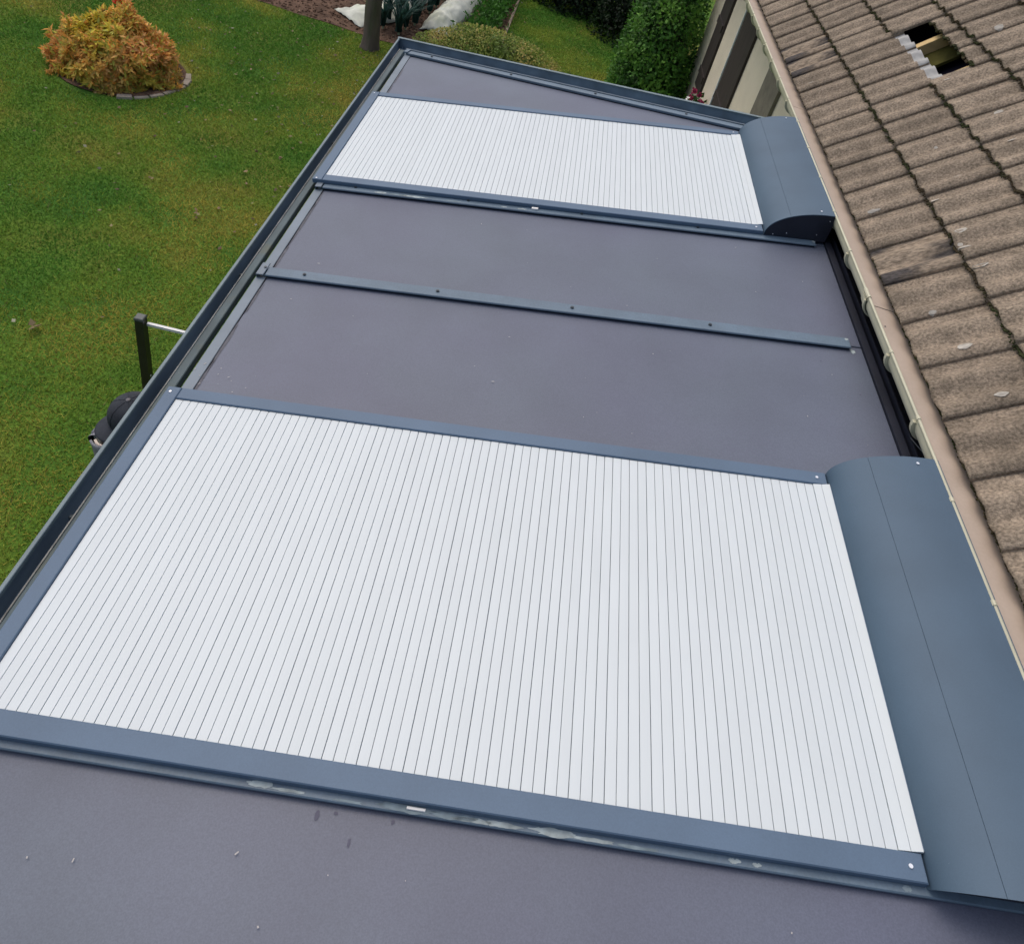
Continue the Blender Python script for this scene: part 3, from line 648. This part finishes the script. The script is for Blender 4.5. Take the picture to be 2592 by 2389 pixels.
# tiled roof
T41=R(41); T37=R(37); EX=.35; TX0,TZ0=1.788,CAMZ-1.767
roof=MB()
def rp(k,y,dn):   # point on the course plane, k courses up, dn below
    x=TX0+k*EX*math.cos(T41)+dn*math.sin(T41); z=TZ0+k*EX*math.sin(T41)-dn*math.cos(T41); return (x,y,z)
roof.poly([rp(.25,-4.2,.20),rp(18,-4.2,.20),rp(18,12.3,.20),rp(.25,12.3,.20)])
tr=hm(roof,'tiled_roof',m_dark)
def tile_prof(u):
    if u>.265: return .002
    return .0150*(1+math.cos(2*math.pi*(u-.04)/.15))
def tile_mesh(seed,m1,length=.425):
    us=[i*.33/24 for i in range(25)]; V=[];F=[];MI=[]
    vs=[0,.012,.10,.22,.362,.425]
    for j,v_ in enumerate(vs):
        for i,u in enumerate(us):
            e=.006*noise.noise(Vector((u*22,seed,0)))+.004*noise.noise(Vector((u*70,seed,3))) if j==0 else 0
            zz=tile_prof(u)+.0018*noise.noise(Vector((u*30,v_*12,seed)))-(.003 if j==0 else 0)
            V.append((v_+e,u,zz))
    n=len(us)
    for j in range(len(vs)-1):
        for i in range(n-1):
            F.append((j*n+i,(j+1)*n+i,(j+1)*n+i+1,j*n+i+1)); MI.append(1 if vs[j]>=.36 else 0)
    # lower edge face and near side face
    k=len(V)
    for i,u in enumerate(us): V.append((V[i][0]+.004,u,V[i][2]-.022))
    for i in range(n-1): F.append((i,i+1,k+i+1,k+i)); MI.append(0)
    k2=len(V)
    for j in range(len(vs)): p_=V[j*n]; V.append((p_[0],p_[1],p_[2]-.017))
    for j in range(len(vs)-1): F.append((j*n,k2+j,k2+j+1,(j+1)*n)); MI.append(0)
    q=MB(); q.v=V;q.f=F;q.m=MI
    me=bpy.data.meshes.new('tile'); me.from_pydata(V,[],F); me.materials.append(m1); me.materials.append(m_tilehead)
    for p_,mi in zip(me.polygons,MI): p_.material_index=mi; p_.use_smooth=True
    for p_ in me.polygons:
        if p_.index>=(len(vs)-1)*(n-1): p_.use_smooth=False
    me.update(); return me
TM=[tile_mesh(s_,m_tile) for s_ in (1.1,4.7,9.3,13.9)]; TS=tile_mesh(2.2,m_tilest)
JY=3.504-.3*12
def place_tile(row,c,me,slide=0,coll=None):
    x,y,z=rp(row,JY+.3*c,0); dz=0
    x+=slide*EX*math.cos(T37); z+=slide*EX*math.sin(T37)
    o=link('tile',me,tr); o.location=Vector((x,y,z+dz))-HO-tr.location; o.rotation_euler=(rng.normal(0,.005),-T37+rng.normal(0,.005),rng.normal(0,.006))
    return o
stuffV=[];stuffF=[];so=0
hole=lambda row,c: row==2 and 4.95<JY+.3*c<5.85
for row in range(0,16):
    for c in range(-13,42):
        y=JY+.3*c; indiv=(row<=5) and (.2<y<9.3)
        if row==0 and y<.7: indiv=False
        if indiv and row>=1 and y<1.4+.35*row: indiv=False
        if indiv and row>=4 and y>7: indiv=False
        me=TM[int(rng.integers(0,4))]
        if row==0 and (3.1<y<3.35 or 5.8<y<6.25): me=TS
        if indiv:
            place_tile(row,c,me,slide=.70 if hole(row,c) else 0)
        else:
            x,yy,z=rp(row,y,0); n_=len(me.vertices); co=np.empty(n_*3,dtype=np.float32); me.vertices.foreach_get('co',co); co=co.reshape(-1,3)
            cth,sth=math.cos(T37),math.sin(T37); W=np.stack([co[:,0]*cth-co[:,2]*sth,co[:,1],co[:,0]*sth+co[:,2]*cth],1)+np.array([x,yy,z])-np.array(HO)
            stuffV.append(W); stuffF.append(np.array([list(p_.vertices) for p_ in me.polygons])+so); so+=n_
o=np_mesh('tile_field',np.concatenate(stuffV),np.concatenate(stuffF),m_tile,tr,smooth=False); tag(o,kind='stuff')
# moss along the course edges
def moss():
    pts=[];sz=[]
    for row in range(0,7):
        for _ in range(3000 if row else 2600):
            y=rng.uniform(.6,9.5); u=(y-JY)%.3; h_=tile_prof(u)
            if row==2 and 5.0<y<5.97: row_=2.70
            else: row_=row
            if row==0:
                x,yy,z=rp(row_,y,.012-h_); d=rng.normal(0,.002); pts.append((x+.006+d,yy,z-.004)); sz.append(rng.uniform(.0025,.0065))
            else:
                dens=.5+.6*noise.noise(Vector((y*1.4,row*3.3,0)))
                if rng.uniform()>dens+.35: continue
                x,yy,z=rp(row_,y,.010-h_+(.016 if row_==2.70 else 0)); d=rng.normal(0,.004); pts.append((x-.004+d,yy,z-.004+d*.6)); sz.append(rng.uniform(.003,.008)*(1.5 if row==2 and 5<y<6 else 1))
    P=np.array(pts)-np.array(HO); S=np.array(sz); N=len(P)
    iv=np.array([(1,0,0),(-1,0,0),(0,1.3,0),(0,-1.3,0),(0,0,.9),(0,0,-.9)],float); fv=np.array([(0,2,4),(2,1,4),(1,3,4),(3,0,4),(2,0,5),(1,2,5),(3,1,5),(0,3,5)])
    V=(iv[None]*S[:,None,None]*rng.uniform(.6,1.3,(N,6,1))+P[:,None]).reshape(-1,3); F=(fv[None]+np.arange(N)[:,None,None]*6).reshape(-1,3)
    ob=np_mesh('moss',V,F,m_moss,tr); tag(ob,kind='stuff')
moss()
# hole: rafters, battens, insulation
def slab(k0,k1,y0,y1,d0,d1,name,m):
    q=MB(); q.hexa([rp(k0,y0,d1),rp(k1,y0,d1),rp(k1,y1,d1),rp(k0,y1,d1),rp(k0,y0,d0),rp(k1,y0,d0),rp(k1,y1,d0),rp(k0,y1,d0)]); return hm(q,name,m,tr)
slab(2.15,2.98,5.675,5.735,.060,.17,'rafter',m_timber)
slab(2.2,2.72,5.03,5.075,.030,.17,'rafter',m_timber)
slab(2.05,3.3,5.46,5.674,.13,.15,'insulation_board',m_felt)
# lichen
def lichen(k,y,a_,b_,seed):
    u=(y-JY)%.3; q=MB(); K=16; P_=[]
    for i in range(K):
        t_=2*math.pi*i/K; rr=1+.35*noise.noise(Vector((math.cos(t_)*1.5,math.sin(t_)*1.5,seed))); yy=y+b_*math.sin(t_)*rr; kk=k+a_*math.cos(t_)*rr/.35
        frac=kk-math.floor(kk); lift=tile_prof((yy-JY)%.3)-frac*.35*math.sin(T41-T37)+.0035
        P_.append(rp(kk,yy,-lift))
    q.poly(P_); hm(q,'lichen_patch',m_lichen,tr)
for i,(k,y,a_,b_) in enumerate([(1.07,3.285,.034,.020),(1.045,3.325,.012,.012),(1.09,3.107,.040,.018),(.52,2.651,.030,.018),(1.05,3.71,.022,.010),(.278,3.82,.032,.008),(1.13,3.40,.03,.018),(3.389,5.32,.025,.018),(2.486,4.374,.024,.014),(2.327,4.008,.022,.010),(1.478,4.241,.010,.008),(1.488,4.339,.010,.008),(1.07,5.369,.025,.012),(.27,5.65,.02,.006),(.38,2.912,.015,.010),(.62,2.35,.022,.016),(1.5,3.9,.02,.006),(2.2,4.9,.018,.008)]): lichen(k,y,a_,b_,i*1.7)

# flower trough by the window
fx,fy,fz=1.98,9.95,1.02
pl=thing('flower_trough','white trough of pink flowers hanging on the wall past the veranda','flower trough',(fx,fy,fz))
q=MB(); q.hexa([(-.08,-.28,-.12),(.08,-.28,-.12),(.08,.28,-.12),(-.08,.28,-.12),(-.1,-.31,.05),(.1,-.31,.05),(.1,.31,.05),(-.1,.31,.05)]); q.build('trough',m_white,pl)
n=60; P=np.stack([rng.normal(0,.06,n),rng.normal(0,.19,n),rng.uniform(.04,.16,n)],1); D=rng.normal(0,1,(n,3)); D[:,2]+=.3
V,F,c=leaf_quads(P,D,rng.uniform(.05,.09,n),rng.uniform(.02,.04,n),np.array([.03,.09,.015])*rng.uniform(.6,1.4,(n,1)),.2); np_mesh('leaves',V,F,m_leaf,pl,c)
for (dx,dy,dz) in ((-.05,.10,.22),(.0,-.06,.24),(-.08,-.02,.16),(.02,-.20,.20),(-.03,.2,.17)):
    n=26; P=np.array([dx,dy,dz])+rng.normal(0,.012,(n,3)); D=rng.normal(0,1,(n,3))
    V,F,c=leaf_quads(P,D,rng.uniform(.02,.04,n),rng.uniform(.012,.02,n),np.array([.42,.05,.14])*rng.uniform(.7,1.3,(n,1)),.2); np_mesh('blossom',V,F,m_leaf,pl,c)

# ------------------------------------------------------------------ black post with a white stick
post=thing('black_post','square black post standing on the lawn just outside the gutter','post',(-1.784,3.055,0))
q=MB(); q.cbox(-.023,.023,-.023,.023,0,1.735,.003); q.build('shaft',m_blackp,post)
q=MB(); q.cbox(-.025,.025,-.025,.025,1.736,1.752,.004); q.build('cap_plate',mat('dull_cap',(.10,.11,.105),.6),post)
for z_ in (1.25,1.33): MB().tube((.0265,-.01,z_),(.030,-.01,z_),.006,8).build('screw',m_screw,post)
st=MB(); st.box(-1.755,-1.475,3.058,3.074,1.690,1.706); o=st.build('white_stick',m_white); 
for v_ in o.data.vertices: v_.co-=Vector((-1.62,3.066,1.698))
o.location=(-1.62,3.066,1.698); tag(o,'thin white stick between the black post and the veranda gutter','stick')
e=MB(); e.box(.1455,.170,-.012,.012,-.012,.012); e.build('black_tip',m_blackp,o)

# ------------------------------------------------------------------ person standing outside the gutter
PXo,PYo=-1.530,2.475
yaw=math.atan2(-.97,-.22); HT=-.62        # facing towards the lower left
person=thing('person','person in charcoal cap and grey jacket standing by the veranda gutter','person',(PXo,PYo,0),(0,0,yaw))
# person faces local +x ; left is +y
def skin_mesh(name,verts,edges,radii,m,parent,root=0,sub=2):
    me=bpy.data.meshes.new(name); me.from_pydata(verts,edges,[]); me.materials.append(m)
    o=link(name,me,parent); md=o.modifiers.new('skin','SKIN'); md.use_smooth_shade=True
    for i,sv in enumerate(me.skin_vertices[0].data):
        r=radii[i]; sv.radius=(r,r) if not isinstance(r,tuple) else r; sv.use_root=(i==root)
    o.modifiers.new('sub','SUBSURF').render_levels=sub; o.modifiers['sub'].levels=sub
    return o
v=[(0,0,.92),(0,0,1.08),(-.005,0,1.26),(0,0,1.42),(.005,0,1.49),(.015,0,1.56),(.02,0,1.63),(.01,0,1.70)]
r=[.13,.12,.13,.11,.055,.06,.083,.07]
ed=[(0,1),(1,2),(2,3),(3,4),(4,5),(5,6),(6,7)]
def limb(pts,rs,frm):
    p=frm
    for a_,b_ in zip(pts,rs): v.append(a_); r.append(b_); ed.append((p,len(v)-1)); p=len(v)-1
    return p
for sgn in (1,-1):
    w_=limb([(0,.13*sgn,1.43),(0,.195*sgn,1.40),(-.02,.225*sgn,1.14),(.10,.21*sgn,.93),(.15,.20*sgn,.885)],[.07,.06,.045,.03,.032],3)
    for k,(dy,l) in enumerate(((-.028,.075),(-.010,.085),(.010,.08),(.028,.062))):
        limb([(.19,.20*sgn+dy,.86),(.19+l*.6,.20*sgn+dy,.835),(.19+l*.75,.20*sgn+dy,.80)],[.0095,.0085,.007],w_)
    limb([(.17,.20*sgn-.045*sgn,.875),(.20,.20*sgn-.055*sgn,.85)],[.010,.008],w_)
    limb([(0,.09*sgn,.86),(.01,.10*sgn,.48),(-.02,.105*sgn,.09),(.10,.11*sgn,.035),(.17,.112*sgn,.03)],[.085,.058,.04,.035,.028],0)
body=skin_mesh('body',v,ed,r,m_skin,person)
# clothes
v=[(0,0,.84),(0,0,1.0),(-.005,-.01,1.26),(0,-.03,1.41),(.01,-.045,1.46)]; r=[.165,.15,.155,.135,.085]; ed=[(0,1),(1,2),(2,3),(3,4)]
for sgn in (1,-1): limb([(0,.14*sgn,1.425),(.0,.205*sgn,1.39),(-.02,.232*sgn,1.14),(.09,.212*sgn,.95)],[.095,.080,.062,.048],3)
skin_mesh('jacket',v,ed,r,m_jacket,person)
v=[(0,0,.90)]; r=[.14]; ed=[]
for sgn in (1,-1): limb([(0,.09*sgn,.84),(.012,.10*sgn,.48),(-.018,.105*sgn,.12)],[.10,.073,.058],0)
skin_mesh('trousers',v,ed,r,m_trous,person)
for sgn in (1,-1): skin_mesh('shoe',[(-.06,.105*sgn,.05),(.03,.108*sgn,.05),(.12,.112*sgn,.04),(.19,.114*sgn,.035)],[(0,1),(1,2),(2,3)],[.05,.05,.045,.035],m_blackp,person,1)
# collar: open ring, seam lines
def lathe(prof,n,m,name,parent,sx=1.,sy=1.,loc=(0,0,0),rot=(0,0,0),a0=0,a1=2*math.pi,thick=0):
    V=[];F=[]
    full=abs(a1-a0-2*math.pi)<1e-6; nn=n if full else n+1
    for rr,z in prof:
        for i in range(nn):
            a_=a0+(a1-a0)*i/n; V.append((rr*math.cos(a_)*sx,rr*math.sin(a_)*sy,z))
    for k in range(len(prof)-1):
        for i in range(n):
            j=(i+1)%nn if full else i+1
            F.append((k*nn+i,k*nn+j,(k+1)*nn+j,(k+1)*nn+i))
    q=MB();q.v=V;q.f=F;q.m=[0]*len(F); o=q.build(name,m,parent,True); o.location=loc; o.rotation_euler=rot
    if thick: md=o.modifiers.new('thickness','SOLIDIFY'); md.thickness=thick
    return o
lathe([(.112,-.05),(.108,.0),(.104,.05),(.108,.085)],28,m_jacket,'collar',person,1.35,1.3,(.02,-.060,1.44),(.22,.20,-.9),.25,2*math.pi-.25,.012)
lathe([(.10,-.04),(.095,.02),(.098,.062)],28,m_lining,'inner_collar',person,1.3,1.25,(.02,-.062,1.455),(.22,.20,-.9),.18,2*math.pi-.18,.012)
q=MB(); q.tube((.135,-.012,1.40),(.150,-.012,1.52),.004,6); q.build('zip',m_white,person)
# face details, hair, beard
def ellip(c,rad,m,name,par=person,n=14):
    bm=bmesh.new(); bmesh.ops.create_uvsphere(bm,u_segments=n,v_segments=n-4,radius=1); bmesh.ops.scale(bm,vec=rad,verts=bm.verts); bmesh.ops.translate(bm,vec=c,verts=bm.verts)
    me=bpy.data.meshes.new(name); bm.to_mesh(me); bm.free(); me.materials.append(m)
    for p_ in me.polygons: p_.use_smooth=True
    return link(name,me,par)
ellip((.108,0,1.615),(.016,.013,.024),m_skin,'nose')
for sgn in (1,-1):
    ellip((.092,.032*sgn,1.640),(.008,.013,.008),m_white,'eye'); ellip((.012,.082*sgn,1.62),(.018,.010,.030),m_skin,'ear')
ellip((.097,0,1.577),(.010,.024,.006),m_lining,'mouth')
ellip((.055,0,1.560),(.058,.066,.045),m_beard,'beard'); ellip((-.012,0,1.645),(.088,.082,.085),m_beard,'hair')
for o_ in person.children:
    if o_.name.split('.')[0] in ('nose','eye','ear','mouth','beard','hair'): o_.rotation_euler=(0,0,HT)
# cap
cap=lathe([(.112,-.02),(.113,.015),(.106,.05),(.085,.083),(.052,.102),(.018,.110),(.0005,.111)],28,m_cap,'cap',person,1.03,.93,(.006,0,1.665),(0,.14,HT))
V=[];F=[];nb=14
for j in range(7):
    t_=j/6
    for i in range(nb+1):
        a_=-1.05+2.1*i/nb; rr=.108+t_*.072*(math.cos(a_)**.55 if abs(a_)<1.5 else 0)
        V.append((rr*math.cos(a_)*1.03,rr*math.sin(a_)*.93*(1-.12*t_),-.012-.020*t_-.018*abs(a_)**2*t_))
for j in range(6):
    for i in range(nb): a_=j*(nb+1)+i; F.append((a_,a_+nb+1,a_+nb+2,a_+1))
q=MB();q.v=V;q.f=F;q.m=[0]*len(F); bill=q.build('bill',m_cap,cap,True); md=bill.modifiers.new('thickness','SOLIDIFY'); md.thickness=.004
ellip((0,0,.113),(.011,.011,.006),mat('cap_button',(.16,.15,.16),.8),'button',cap)
seams=MB()
for i in range(6):
    a_=i*math.pi/3+.3; prof=[(.1135,.015),(.1068,.05),(.0858,.083),(.0528,.1025),(.018,.111)]
    for (r0,z0),(r1,z1) in zip(prof[:-1],prof[1:]): seams.tube((r0*math.cos(a_)*1.03,r0*math.sin(a_)*.93,z0),(r1*math.cos(a_)*1.03,r1*math.sin(a_)*.93,z1),.0014,5)
seams.build('seam',m_cap,cap)
